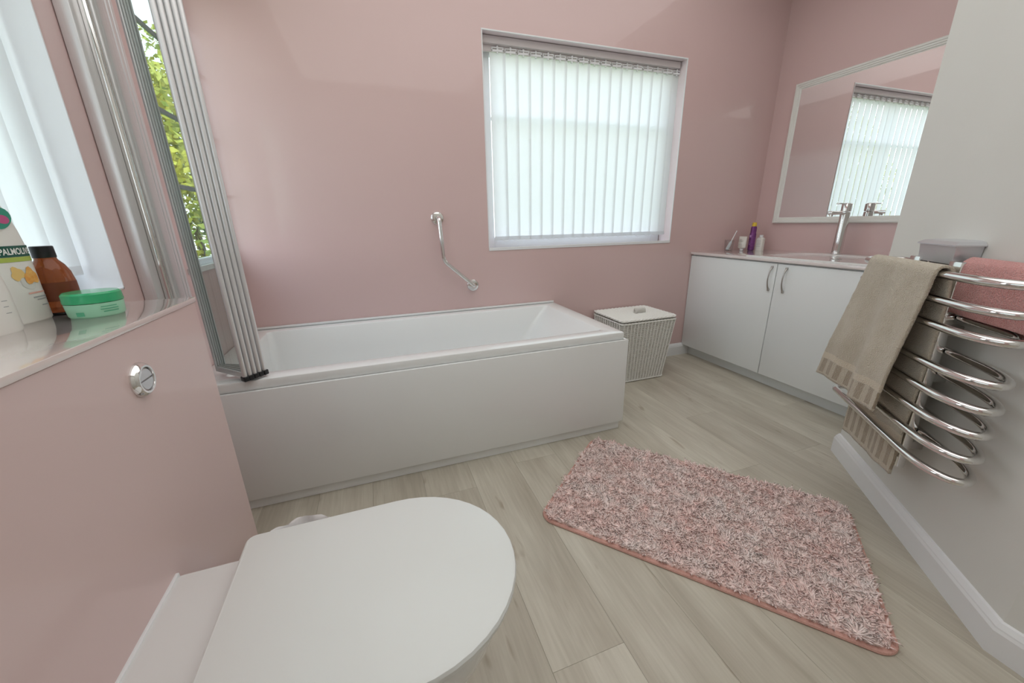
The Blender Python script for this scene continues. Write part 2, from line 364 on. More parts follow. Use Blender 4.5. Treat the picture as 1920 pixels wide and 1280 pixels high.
# ------------------------------------------------------------------ bath
bath = tag(empty('bathtub', (0, 0, 0)), 'white rectangular bathtub with flat white front panel against the pink wall', 'bathtub')
ZB = .555; BYF = -.852; n = 6
def L(x0, x1, y0, y1, r, z): return rr(x0, x1, y0, y1, r, z, n)
b = MB()
X0, X1, Y0, Y1 = LX+.002, 0.0, BYF, -.003
b.loops([L(X0+.002, X1-.002, Y0+.004, Y1, .012, .512), L(X0, X1, Y0, Y1, .012, .520), L(X0, X1, Y0, Y1, .012, ZB-.006), L(X0+.002, X1-.002, Y0+.002, Y1, .011, ZB-.0015), L(X0+.006, X1-.006, Y0+.006, Y1-.003, .01, ZB),
         L(X0+.09, -.080, -.775, -.082, .022, ZB), L(X0+.094, -.086, -.770, -.087, .022, ZB-.002), L(X0+.098, -.092, -.765, -.091, .024, ZB-.010),
         L(X0+.10, -.20, -.745, -.11, .045, ZB-.14), L(X0+.11, -.345, -.725, -.13, .07, .20), L(X0+.13, -.385, -.70, -.15, .08, .165), L(X0+.23, -.43, -.66, -.19, .08, .15)], False, True)
tub = fixn(b.obj('tub', GLOSSW, bath, 30))
for p in tub.data.polygons: pass
MB().bbox((LX+.004, -.020, ZB), (-.002, -.0015, ZB+.012), .003, 2).obj('sealing_upstand', GLOSSW, bath)
MB().bbox((LX+.002, -.868, .05), (.016, -.852, .517), .0025, 2).obj('front_panel', GLOSSW, bath)
MB().bbox((.001, -.851, .05), (.016, -.004, .517), .0025, 2).obj('end_panel', GLOSSW, bath)
b = MB(); b.bbox((LX+.002, -.850, 0), (.004, -.835, .049), .001, 1); b.bbox((-.012, -.834, 0), (.004, -.004, .049), .001, 1); b.obj('plinth', GLOSSW, bath)
MB().lathe([(.0, .0), (.03, .0), (.034, .003), (.03, .006), (0, .006)], (-1.0, -.42, .151), 24, False, False).obj('waste', CHROME, bath)

# ------------------------------------------------------------------ folding shower screen
A = Vector((-1.666, -.883, 0)); B = Vector((-1.59, -.832, 0))
V = Vector((.80, .60, 0)).normalized(); U = Vector((-V.y, V.x, 0))   # U points back towards the wall
V = (B-A).normalized(); U = Vector((-V.y, V.x, 0)); U = Vector((-.70, .714, 0)).normalized(); V = Vector((-U.y*-1, -U.x*-1, 0))
V = Vector((U.y, -U.x, 0))
scr = tag(empty('shower_screen', (0, 0, 0)), 'folded concertina shower screen of five glass panels in silver frames on the bath rim', 'shower screen')
ZS0, ZS1, SW = .575, 2.02, .185
def BF(M0, lo, hi, bev, seg=2): return (lo, hi, bev, seg, M0)
def stile(b, base, u0, u1, v0, v1, z0, z1, bev=.004):
    Mx = Matrix((( U.x, V.x, 0, base.x), (U.y, V.y, 0, base.y), (0, 0, 1, 0), (0, 0, 0, 1)))
    b.bbox((u0, v0, z0), (u1, v1, z1), bev, 3, Mx); return b
TH = .0185
def stile2(b, base, U_, V_, u0, u1, v0, v1, z0, z1, bev=.004):
    Mx = Matrix(((U_.x, V_.x, 0, base.x), (U_.y, V_.y, 0, base.y), (0, 0, 1, 0), (0, 0, 0, 1)))
    b.bbox((u0, v0, z0), (u1, v1, z1), bev, 3, Mx); return b
CI = A+U*SW
for k in range(5):
    base = A + V*(k*TH); inner = CI + V*(k*.0072)
    Uk = (inner-base); SWk = Uk.length; Uk.normalize(); Vk = Vector((Uk.y, -Uk.x, 0))
    q_ = [base+Vk*.009+Uk*uu for uu in (.010, SWk-.006)]
    g = MB().add([(q_[0].x, q_[0].y, ZS0+.012), (q_[1].x, q_[1].y, ZS0+.012), (q_[1].x, q_[1].y, ZS1-.01), (q_[0].x, q_[0].y, ZS1-.01)], [(0, 1, 2, 3)]).obj('glass_panel', SGLASS, scr, 0)
    stile2(MB(), base, Uk, Vk, 0, .015, .001, TH-.002, ZS0, ZS1, .0065).obj('outer_stile', ALU, g)
    stile2(MB(), base, Uk, Vk, SWk-.010, SWk, .003, .0095, ZS0, ZS1, .003).obj('inner_stile', ALU, g)
    for za, zb in ((ZS0, ZS0+.022), (ZS1-.022, ZS1)): stile2(MB(), base, Uk, Vk, .015, SWk-.010, .004, .010, za, zb, .002).obj('rail', ALU, g)
    stile2(MB(), base, Uk, Vk, -.004, .022, .0, TH-.0005, ZS0-.012, ZS0+.006, .002).obj('end_cap', BLACK, g)
MB().bbox((LX+.001, -.93, ZB-.003), (LX+.036, -.885, 2.04), .004, 2).obj('wall_channel', ALU, scr)
MB().bbox((LX+.020, -.884, ZB+.008), (LX+.052, -.862, 2.03), .008, 3).obj('hinge_profile', CHROME, scr)
for q, (xx, yy) in enumerate([(LX+.045, -.850), (LX+.040, -.822), (LX+.032, -.795), (LX+.024, -.768), (LX+.018, -.742), (LX+.014, -.716), (LX+.013, -.690), (LX+.012, -.664)]):
    MB().bbox((xx-.010, yy-.010, ZB+.02), (xx+.010, yy+.010, 2.02), .005, 3).obj('link_stile', ALU, scr)

# ------------------------------------------------------------------ boxed cistern ledge, flush button
BX, BYE, BS = -1.614, -1.244, .937
cis = tag(empty('cistern_unit', (BX, -2, 0)), 'pink gloss boxed cistern unit with a ledge top beside the toilet', 'cistern housing')
cis.matrix_world  # noqa
def child(mb, name, mt, par, sm=35): 
    return mb.obj(name, mt, par, sm, M=Matrix.Translation(-Vector(par.location)))
child(MB().bbox((LX+.0015, YB+.01, .0), (BX, BYE, BS-.012), .0015, 1), 'front_panel', PINKB, cis)
child(MB().bbox((LX+.0015, YB+.01, BS-.012), (BX+.003, BYE+.003, BS), .0012, 2), 'ledge', SHELF, cis)
# flush button (faces +x)
def xdisc(mb, prof, c, n=40):   # lathe around x axis
    Ls = [[(c[0]+h, c[1]+r*math.cos(2*PI*j/n), c[2]+r*math.sin(2*PI*j/n)) for j in range(n)] for r, h in prof]
    return mb.loops(Ls, True, True)
fb = child(xdisc(MB(), [(.034, .0), (.034, .003), (.031, .009), (.027, .012), (.0235, .012), (.022, .006)], (BX, -1.556, .832)), 'flush_button', CHROME, cis)
b = MB()
n_ = 24; cc = (BX+.006, -1.556, .832)
for sgn, r0, frac in ((1, .0205, .18), (-1, .0205, .18)):
    pts = []
    for j in range(n_+1):
        a = PI*j/n_; pts.append((r0*math.cos(a), max(frac*r0*.35, r0*math.sin(a)) if True else 0))
    L_ = [[(BX+h, cc[1]+p*k*1.0, cc[2]+sgn*q*k+sgn*.0004) for p, q in pts] for h, k in ((.004, 1), (.0095, 1), (.0108, .93))]
    b.loops(L_, True, True)
o = fixn(b.obj('push_plate', SILVER, fb, 30, M=Matrix.Translation(-Vector(cis.location))))

# ------------------------------------------------------------------ toilet
toi = tag(empty('toilet', (-1.35, -1.835, 0)), 'white back to wall toilet with the D shaped lid closed', 'toilet')
TC = -1.833
def D(xb, xf, hw, z, a=None, rc=.012, n=22, yc=TC):
    a = a if a is not None else min(.215, (xf-xb)*.5); P = []
    for i in range(n+1):
        t = -PI/2+PI*i/n; P.append((xf-a+a*math.cos(t), yc+hw*math.sin(t), z))
    for cx, cy, a0 in ((xb+rc, yc+hw-rc, 90), (xb+rc, yc-hw+rc, 180)):
        for i in range(5):
            q = math.radians(a0+90*i/4); P.append((cx+rc*math.cos(q), cy+rc*math.sin(q), z))
    return P
b = MB(); b.loops([D(-1.613, -1.13, .125, 0), D(-1.613, -1.13, .125, .05), D(-1.613, -1.12, .13, .15), D(-1.613, -1.06, .155, .27), D(-1.613, -1.01, .178, .36), D(-1.613, -1.0, .186, .405), D(-1.613, -1.0, .187, .436), D(-1.612, -1.005, .183, .444), D(-1.61, -1.01, .178, .446)], True, True)
child(b, 'bowl', CERAM, toi, 40)
b = MB(); b.loops([D(-1.485, -.992, .188, .447), D(-1.488, -.988, .191, .450), D(-1.488, -.988, .191, .459), D(-1.485, -.992, .188, .462)]); child(b, 'seat', LIDW, toi, 30)
b = MB(); a_ = .2
b.loops([D(-1.484, -.976, .198, .4635), D(-1.488, -.970, .203, .467, rc=.018), D(-1.488, -.969, .204, .476, rc=.018), D(-1.486, -.971, .202, .4815, rc=.017), D(-1.482, -.977, .196, .4845, rc=.015)]); child(b, 'lid', LIDW, toi, 30)
b = MB(); b.bbox((BX-.001, TC-.188, .40), (BX+.006, TC+.188, .449), .002, 2); child(b, 'wall_seal', TRIMW, toi)

# waste bin
wb = tag(empty('waste_bin', (-1.45, -1.475, 0)), 'small round white bin with a plastic liner behind the toilet', 'bin')
child(MB().lathe([(.095, 0), (.10, .004), (.122, .262), (.126, .268), (.123, .272), (.118, .266), (.096, .01)], (-1.45, -1.475, 0), 36, True, True), 'body', mat('bin_white', (.78, .78, .77), .4), wb)
b = MB(); Ls = []
for k, (r, z) in enumerate([(.132, .205), (.134, .235), (.131, .262), (.130, .279), (.125, .283), (.118, .272), (.112, .2), (.108, .1)]):
    Ls.append([(-1.45+(r+.004*math.sin(13*th+k*1.3)+.003*math.sin(29*th+k))*math.cos(th), -1.475+(r+.004*math.sin(13*th+k*1.3))*math.sin(th), z+.005*math.sin(7*th+k)*(1 if k < 6 else 0)) for th in [2*PI*j/72 for j in range(72)]])
b.loops(Ls, False, False); child(b, 'liner', mat('liner_plastic', (.86, .85, .85), .25, coat=.2), wb, 50)

# ------------------------------------------------------------------ hamper (wicker)
STAKE = mat('pale_stake', (.92, .91, .87), .5)
WICK = add_noise(mat('white_wicker', rough=.6), 40, (.68, .66, .61), (.80, .78, .74), bump=.3, bscale=200, dist=.001)
ham = tag(empty('laundry_hamper', (.545, -.205, 0)), 'white wicker laundry hamper with lid between bath and vanity cabinet', 'hamper')
HZ = .445
def hrect(z, k=0.0):
    t = z/HZ; x0 = .355+(.325-.355)*t-k; x1 = .728+(.772-.728)*t+k; y0 = -.345+(-.378+.345)*t-k; y1 = -.055+(-.022+.055)*t+k
    return x0, x1, y0, y1
def hpath(z, m, k=0, r=.02):
    x0, x1, y0, y1 = hrect(z, k); P = [Vector(p) for p in rr(x0, x1, y0, y1, r, z, 3)]
    # resample evenly
    d = [0]
    for i in range(len(P)): d.append(d[-1]+(P[(i+1) % len(P)]-P[i]).length)
    T = d[-1]; out = []; j = 0
    for i in range(m):
        s = T*i/m
        while d[j+1] < s: j += 1
        q = (s-d[j])/max(d[j+1]-d[j], 1e-9); a, c = P[j % len(P)], P[(j+1) % len(P)]; p = a.lerp(c, q); tt = (c-a).normalized(); out.append((p, Vector((tt.y, -tt.x, 0))))
    return out
b = MB(); b.loops([[tuple(p) for p in rr(*hrect(z, -.006), .018, z, 3)] for z in (.004, HZ)], True, True); child(b, 'lining', mat('hamper_inside', (.52, .49, .44), .9), ham)
SN = 56; b = MB(); rows = 62
for ri in range(rows):
    z = .014+(HZ-.03)*ri/(rows-1); P = hpath(z, SN*2); ph = ri % 2
    pts = []
    for i, (p, nn) in enumerate(P):
        s = (i//1+ (0 if not ph else 2)) % 4
        o_ = {0: .0035, 1: 0, 2: -.002, 3: 0}[s]
        pts.append(p+nn*o_+Vector((0, 0, .0008*R.uniform(-1, 1))))
    b.tube(pts, .0031, 4, closed=True)
tag(child(b, 'wicker_weave', WICK, ham, 60), kind='stuff')
b = MB()
P_b = hpath(.006, SN*2); P_t = hpath(HZ-.004, SN*2)
for i in range(0, SN*2, 2):
    a, c = P_b[i], P_t[i]; b.tube([a[0]+a[1]*.0042, a[0].lerp(c[0], .5)+a[1]*.0042, c[0]+c[1]*.0042], .0036, 5)
tag(child(b, 'wicker_stake', STAKE, ham, 60), kind='stuff')
def braid(b, z, k, r, m=150, amp=.003):
    P = hpath(z, m, k)
    for ph in (0, PI):
        b.tube([p+nn*amp*math.cos(i*2*PI/5+ph)+Vector((0, 0, amp*math.sin(i*2*PI/5+ph))) for i, (p, nn) in enumerate(P)], r, 5, closed=True)
for zz in (.009, HZ-.006):
    b = MB(); braid(b, zz, .003, .0035); tag(child(b, 'rim_braid', STAKE, ham, 60), kind='stuff')
lid = child(MB().loops([[tuple(p) for p in rr(*hrect(HZ, -.004), .018, z, 3)] for z in (HZ+.004, HZ+.016)]), 'lid', WICK, ham)
b = MB()
x0h, x1h, y0h, y1h = hrect(HZ, -.008)
for i in range(52):
    y = y0h+(y1h-y0h)*i/51; b.tube([(x0h+(x1h-x0h)*j/40, y, HZ+.0165+.0018*math.cos(PI*j/2+PI*(i % 2))) for j in range(41)], .0028, 4)
o = b.obj('lid_weave', STAKE, lid, 60, M=Matrix.Translation(-Vector(ham.location))); tag(o, kind='stuff')
b = MB(); P = hpath(HZ, 150, .0)
for ph in (0, PI): b.tube([p+nn*.0035*math.cos(i*2*PI/6+ph)+Vector((0, 0, .014+.004*math.sin(i*2*PI/6+ph))) for i, (p, nn) in enumerate(P)], .0048, 5, closed=True)
b.obj('lid_braid', STAKE, lid, 60, M=Matrix.Translation(-Vector(ham.location)))
b = MB(); hx, hy = .585, -.215
for i in range(9): 
    b.tube([(hx-.04+.01*i, hy-.011*math.cos(a), HZ+.026+.012*math.sin(a)) for a in [PI*2*j/10 for j in range(10)]], .0052, 5, closed=True)
b.v = [(x, y, HZ+.012+(z-HZ-.012)*1.5) for x, y, z in b.v]; b.obj('lid_handle', WICK, lid, 60, M=Matrix.Translation(-Vector(ham.location)))

# ------------------------------------------------------------------ vanity cabinet, worktop, basin
van = tag(empty('vanity_cabinet', (1.5, -.71, 0)), 'white vanity base cabinet with two flat doors under the mirror', 'cabinet')
child(MB().bbox((1.226, -1.424, .086), (RX-.002, -.002, .83), .001, 1), 'body', CABW, van)
child(MB().bbox((1.274, -1.424, 0), (1.292, -.002, .085), .001, 1), 'kick_board', CABW, van)
HM = mat('satin_nickel', (.50, .48, .46), .28, metal=1)
for (ya, yb, hy) in ((-.709, -.004, -.682), (-1.420, -.714, -.776)):
    dr = child(MB().bbox((1.206, ya, .088), (1.225, yb, .822), .0015, 2), 'door', CABW, van)
    pts = []
    for i in range(15):
        t_ = i/14; pts.append((1.206-.026*math.sin(PI*t_)**.6, hy, .655+.145*t_))
    b = MB(); b.tube(pts, [.0058-.0022*math.sin(PI*i/14) for i in range(15)], 10)
    for zz in (.655, .80): b.bbox((1.196, hy-.006, zz-.007), (1.2065, hy+.006, zz+.007), .002, 2)
    b.obj('handle', HM, dr, 40, M=Matrix.Translation(-Vector(van.location)))
wt = tag(MB().bbox((1.194, -1.424, .832), (RX-.002, -.002, .850), .002, 2).obj('worktop', mat('worktop_gloss', (.80, .73, .72), .08, coat=.8)), 'pale pink gloss worktop along the top of the white vanity cabinet', 'worktop')
bas = tag(empty('wash_basin', (1.52, -.86, .85)), 'shallow white ceramic inset basin behind the tall tap in the worktop', 'basin')
bx0, bx1, by0, by1 = 1.212, 1.795, -1.26, -.46; b = MB()
bL = lambda x0, x1, y0, y1, r, z: rr(x0, x1, y0, y1, r, z, 8)
b.loops([bL(bx0, bx1, by0, by1, .03, .8495), bL(bx0, bx1, by0, by1, .03, .858), bL(bx0+.003, bx1-.003, by0+.003, by1-.003, .03, .860),
         bL(1.245, 1.655, -1.22, -.56, .14, .860), bL(1.252, 1.648, -1.21, -.57, .14, .857), bL(1.275, 1.625, -1.18, -.60, .14, .8525), bL(1.33, 1.58, -1.1, -.7, .1, .8515)], True, True)
child(b, 'bowl', CERAM, bas, 40)
child(MB().lathe([(.026, 0), (.028, .002), (.022, .003)], (1.46, -.88, .8516), 24), 'waste', CHROME, bas)
# tap
tap = tag(empty('basin_tap', (1.715, -.722, .860)), 'tall chrome mixer tap standing on the white basin below the mirror', 'tap')
child(MB().lathe([(.031, 0), (.031, .006), (.028, .010), (.0265, .255), (.025, .262)], (1.715, -.722, .8605), 32), 'body', CHROME, tap)
b = MB(); b.bbox((1.565, -.738, 1.108), (1.72, -.706, 1.130), .007, 3); b.lathe([(.010, -.012), (.010, 0)], (1.583, -.722, 1.110), 16); child(b, 'spout', CHROME, tap)
child(MB().lathe([(.024, 0), (.0275, .004), (.0275, .044), (.025, .048)], (1.715, -.722, 1.125), 32), 'cartridge_cap', CHROME, tap)
b = MB(); b.bbox((1.625, -.733, 1.170), (1.735, -.711, 1.177), .003, 2); child(b, 'lever', CHROME, tap)

# mirror
mir = tag(empty('wall_mirror', (RX, -.77, 1.52)), 'large rectangular mirror in a ridged white frame above the basin', 'mirror')
my0, my1, mz0, mz1 = -1.38, -.156, 1.054, 1.999; fwm = .046
child(MB().box((RX-.010, my0+.03, mz0+.03), (RX-.006, my1-.03, mz1-.03)), 'mirror_glass', MIRROR, mir, 0)
prof = [(0, .002), (0, .018), (.006, .024), (.013, .024), (.016, .020), (.024, .020), (.027, .016), (.034, .016), (.038, .011), (fwm, .009), (fwm, .002)]
Ls = [[(RX-d_, my0+o_, mz0+o_), (RX-d_, my1-o_, mz0+o_), (RX-d_, my1-o_, mz1-o_), (RX-d_, my0+o_, mz1-o_)] for o_, d_ in prof]
child(fixn(MB().loops(Ls, False, False).obj('tmp', None)) and MB().loops(Ls, False, False), 'frame', mat('white_mirror_frame', (.80, .80, .76), .4), mir, 20)
bpy.data.objects.remove(bpy.data.objects['tmp'])
MB().box((RX-.006, my0+.01, mz0+.01), (RX-.0005, my1-.01, mz1-.01)).obj('backing', DARK, mir, 0, M=Matrix.Translation(-Vector(mir.location)))

# worktop toiletries
def lathe_obj(name, prof, mt, par, at=(0, 0, 0), n=28, sc=(1, 1)):
    b = MB(); b.lathe(prof, (0, 0, 0), n); b.v = [(x*sc[0]+at[0], y*sc[1]+at[1], z+at[2]) for x, y, z in b.v]; return b.obj(name, mt, par, 40)
CREAMW = mat('cream_plastic', (.78, .76, .70), .35); PRINT = mat('grey_print', (.35, .36, .36), .6)
def printlines(par, w, zs, face, mt=PRINT, h=.002, name='label_text'):
    b = MB()
    for z, f0, f1 in zs: b.box((face[0]-.0002, face[1]+w*f0, z), (face[0]+.0002, face[1]+w*f1, z+h))
    return b.obj(name, mt, par, 0)
sp_ = tag(empty('spray_can', (1.69, -.115, .850)), 'purple spray can with a yellow cap on the worktop corner', 'spray can')
PUR = add_noise(mat('purple_metal', rough=.3, metal=.3), 60, (.14, .035, .16), (.24, .07, .26), stretch=(.1, .1, 1))
lathe_obj('body', [(.020, 0), (.023, .003), (.023, .125), (.020, .133), (.0205, .137), (.0205, .172), (.017, .182)], PUR, sp_)
lathe_obj('cap', [(.014, 0), (.016, .002), (.0155, .024), (.012, .030)], mat('yellow_cap', (.72, .52, .05), .4), sp_, (0, 0, .182))
b = MB(); b.bbox((-.0238, -.007, .10), (-.0228, .007, .118), .0005, 1); b.box((-.0236, -.008, .055), (-.023, .008, .058)); b.box((-.0236, -.008, .045), (-.023, .008, .048)); b.box((-.0236, -.008, .07), (-.023, .008, .072)); b.obj('label_print', mat('lilac_print', (.55, .30, .62), .5), sp_, 0)
tb = tag(empty('lotion_tube', (1.615, -.095, .850)), 'cream tube standing on its cap left of the purple spray can', 'tube')
b = MB(); b.loops([[(.022*math.cos(a)*kx, .033*math.sin(a)*ky, z) for a in [2*PI*j/28 for j in range(28)]] for kx, ky, z in ((.72, .62, .016), (1, .95, .022), (.95, 1, .06), (.5, 1.05, .095), (.1, 1.1, .108))]); b.obj('body', CREAMW, tb, 50)
lathe_obj('cap', [(.012, 0), (.0135, .001), (.0135, .016)], TRIMW, tb)
printlines(tb, .036, [(.045, .1, .9), (.055, .2, .7), (.07, .1, .95), (.076, .1, .8), (.085, .2, .8)], (-.0220, -.018, 0))
wbt = tag(empty('lotion_bottle', (1.730, -.158, .850)), 'white bottle with a short cap right of the purple spray can', 'bottle')
b = MB(); b.loops([rr(-.018, .018, -.029, .029, .012, z, 4) for z in (0, .088)] + [rr(-.014, .014, -.021, .021, .010, .096, 4), rr(-.010, .010, -.012, .012, .008, .099, 4)]); b.obj('body', CREAMW, wbt, 40)
lathe_obj('cap', [(.013, 0), (.013, .016), (.011, .018)], TRIMW, wbt, (0, 0, .099))
printlines(wbt, .04, [(.03, .1, .9), (.045, .1, .9), (.055, .1, .8), (.07, .1, .95)], (-.0184, -.02, 0))
gt = tag(empty('tumbler', (1.50, -.075, .850)), 'clear tumbler on the left end of the worktop by the wall', 'tumbler')
b = MB(); b.loops([[(r*math.cos(a), r*math.sin(a), z) for a in [2*PI*j/32 for j in range(32)]] for r, z in ((.026, 0), (.028, .003), (.036, .085), (.0335, .085), (.026, .006), (.001, .006))], True, False); b.obj('glass_wall', CLEAR, gt, 40)
brush = tag(empty('electric_toothbrush', (1.50, -.075, .850)), 'white electric toothbrush leaning in the clear tumbler', 'toothbrush')
d = Vector((.42, .18, .9)).normalized(); d = Vector((.52, .05, .85)).normalized()
q0 = Vector((-.022, -.005, .010))
MB().tube([q0+d*s for s in (0, .01, .06, .072)], [.009, .0125, .010, .006], 14).obj('handle', mat('pale_blue_white', (.72, .80, .82), .4), brush, 50)
MB().tube([q0+d*s for s in (.07, .09, .15, .165)], [.0045, .004, .0032, .005], 10).obj('brush_head', TRIMW, brush, 50)
cj = tag(empty('trinket_jar', (1.72, -1.03, .860)), 'small pink glass jar with twisted stopper at the far end of the basin', 'jar')
PG = mat('pink_glass', (.80, .60, .60), .1, coat=.5)
lathe_obj('body', [(.024, 0), (.028, .004), (.03, .03), (.025, .045), (.016, .052)], PG, cj)
b = MB(); b.tube([(.013*math.cos(t_*1.2), .013*math.sin(t_*1.2), .052+.008*t_) for t_ in [i*.25 for i in range(24)]], .006, 8); b.obj('stopper', CLEAR, cj, 50)

# ------------------------------------------------------------------ grab rail
gr = tag(empty('grab_rail', (-.777, 0, 1.134)), 'cranked chrome grab rail fixed to the pink wall above the bath', 'grab rail')
def ydisc(mb, prof, c, n=36):
    return mb.loops([[(c[0]+r*math.cos(2*PI*j/n), c[1]-h, c[2]+r*math.sin(2*PI*j/n)) for j in range(n)] for r, h in prof])
for nme, c in (('flange', (-.777, 0, 1.134)), ('flange', (-.578, 0, .714))):
    child(fixn(ydisc(MB(), [(.039, .0005), (.039, .004), (.034, .011), (.024, .014), (.016, .015)], c).obj('t', None)) and ydisc(MB(), [(.039, .0005), (.039, .004), (.034, .011), (.024, .014), (.016, .015)], c), nme, CHROME, gr)
for o in [o for o in bpy.data.objects if o.name.startswith('t.') or o.name == 't']: bpy.data.objects.remove(o)
def smoothpath(P, r=.03, n=6):
    P = [Vector(p) for p in P]; out = [P[0]]
    for i in range(1, len(P)-1):
        a = (P[i-1]-P[i]); c = (P[i+1]-P[i]); rr_ = min(r, a.length*.45, c.length*.45); s = P[i]+a.normalized()*rr_; e = P[i]+c.normalized()*rr_
        for k in range(n+1):
            t_ = k/n; out.append(s*(1-t_)**2+P[i]*2*t_*(1-t_)+e*t_*t_)
    out.append(P[-1]); return out
child(MB().tube(smoothpath([(-.777, -.012, 1.134), (-.777, -.065, 1.134), (-.768, -.072, .885), (-.578, -.065, .714), (-.578, -.012, .714)], .035, 8), .0125, 16), 'bar', CHROME, gr, 60)

# ------------------------------------------------------------------ towel radiator on the white wall  (s along wall, o off the wall)
def W(s, o, z): return P0+TV*s+NV*o+Vector((0, 0, z))
def wbox(b, s0, s1, o0, o1, z0, z1, bev=.003, seg=2):
    Mx = Matrix(((TV.x, NV.x, 0, P0.x), (TV.y, NV.y, 0, P0.y), (0, 0, 1, 0), (0, 0, 0, 1))); return b.bbox((s0, o0, z0), (s1, o1, z1), bev, seg, Mx)
rad = tag(empty('towel_radiator', tuple(W(-.5, .04, .25))), 'chrome towel radiator of eight looped rails on the white angled wall', 'towel radiator')
RZ = (.405, .475, .548, .618, .69, .80, .87, .94)
for z in RZ:
    s0_, s1_, o0, o1 = -.16, -.825, .028, .150; cy = (o0+o1)/2; ry = (o1-o0)/2; an, af = .15, .05; pts = []
    for i in range(17): a = PI/2-PI*i/16; pts.append(W(s0_-af+af*math.cos(a), cy+ry*math.sin(a), z))
    pts.append(W(-.35, o0, z)); pts.append(W(-.5, o0, z))
    for i in range(21): a = -PI/2-PI*i/20; pts.append(W(s1_+an+an*math.cos(a), cy+ry*math.sin(a), z))
    pts.append(W(-.5, o1, z)); pts.append(W(-.35, o1, z))
    child(MB().tube(pts, .0115, 14, closed=True), 'rail', CHROME, rad, 60)
for s in (-.53, -.33):
    child(wbox(MB(), s, s+.055, .040, .066, .26, .965, .004, 2), 'post', CHROME, rad)
for s in (-.515, -.315):
    for z in (.33, .58, .74, .90): child(wbox(MB(), s, s+.03, .0, .041, z, z+.03, .003, 1), 'bracket', STEEL, rad)
bxo = tag(empty('metal_box', tuple(W(-.40, .03, .955))), 'small silver box with a lid on the white wall above the towel radiator', 'box')
b = MB()
def wl(s0, s1, o0, o1, z): return [tuple(W(s, o, z)) for s, o in ((s0, o0), (s0, o1), (s1, o1), (s1, o0))]
b.loops([wl(-.482, -.315, .002, .062, .954), wl(-.487, -.312, .002, .066, 1.008)]); child(fixn(b.obj('t', None)) and b, 'body', SILVER, bxo, 20)
b = MB(); b.loops([wl(-.494, -.306, .001, .072, 1.008), wl(-.494, -.306, .001, .072, 1.012), wl(-.484, -.316, .001, .060, 1.021), wl(-.46, -.34, .001, .045, 1.024)]); child(b, 'lid', SILVER, bxo, 20)
for o in [o for o in bpy.data.objects if o.name == 't' or o.name.startswith('t.')]: bpy.data.objects.remove(o)

# towels
def towelmat(name, c1, c2, band=False):
    m = mat(name, rough=.95, sheen=.4); N, Lk, b = nodes(m); tc = N.new('ShaderNodeTexCoord')
    nz = N.new('ShaderNodeTexNoise'); nz.inputs['Scale'].default_value = 260; nz.inputs['Detail'].default_value = 2; Lk.new(tc.outputs['Object'], nz.inputs[0])
    n2 = N.new('ShaderNodeTexNoise'); n2.inputs['Scale'].default_value = 9; Lk.new(tc.outputs['Object'], n2.inputs[0])
    r = N.new('ShaderNodeValToRGB'); r.color_ramp.elements[0].color = (*c1, 1); r.color_ramp.elements[1].color = (*c2, 1); r.color_ramp.elements[0].position = .3; r.color_ramp.elements[1].position = .7
    Lk.new(n2.outputs['Fac'], r.inputs[0]); last = r.outputs[0]; h = nz.outputs['Fac']
    if band:
        uv = N.new('ShaderNodeSeparateXYZ'); Lk.new(tc.outputs['UV'], uv.inputs[0])
        wv = N.new('ShaderNodeTexWave'); wv.wave_type = 'BANDS'; wv.bands_direction = 'X'; wv.inputs['Scale'].default_value = 2.6; wv.inputs['Distortion'].default_value = 0
        Lk.new(tc.outputs['UV'], wv.inputs[0])
        def rng(lo, hi):
            a = N.new('ShaderNodeMath'); a.operation = 'GREATER_THAN'; a.inputs[1].default_value = lo; Lk.new(uv.outputs['Y'], a.inputs[0])
            c = N.new('ShaderNodeMath'); c.operation = 'LESS_THAN'; c.inputs[1].default_value = hi; Lk.new(uv.outputs['Y'], c.inputs[0])
            d = N.new('ShaderNodeMath'); d.operation = 'MULTIPLY'; Lk.new(a.outputs[0], d.inputs[0]); Lk.new(c.outputs[0], d.inputs[1]); return d.outputs[0]
        lt = N.new('ShaderNodeMath'); lt.operation = 'GREATER_THAN'; lt.inputs[1].default_value = .45; Lk.new(wv.outputs['Color'], lt.inputs[0])
        dk = N.new('ShaderNodeMath'); dk.operation = 'MULTIPLY'; Lk.new(rng(.012, .075), dk.inputs[0]); Lk.new(lt.outputs[0], dk.inputs[1])
        mx = N.new('ShaderNodeMixRGB'); mx.inputs[2].default_value = (c1[0]*.72, c1[1]*.66, c1[2]*.60, 1); Lk.new(dk.outputs[0], mx.inputs[0]); Lk.new(last, mx.inputs[1])
        m2 = N.new('ShaderNodeMixRGB'); m2.inputs[2].default_value = (c2[0]*1.1, c2[1]*1.08, c2[2]*1.05, 1); Lk.new(rng(.078, .105), m2.inputs[0]); Lk.new(mx.outputs[0], m2.inputs[1])
        last = m2.outputs[0]
    Lk.new(last, b.inputs['Base Color'])
    bp = N.new('ShaderNodeBump'); bp.inputs['Strength'].default_value = 1.0; bp.inputs['Distance'].default_value = .006; Lk.new(h, bp.inputs['Height']); Lk.new(bp.outputs[0], b.inputs['Normal'])
    return m
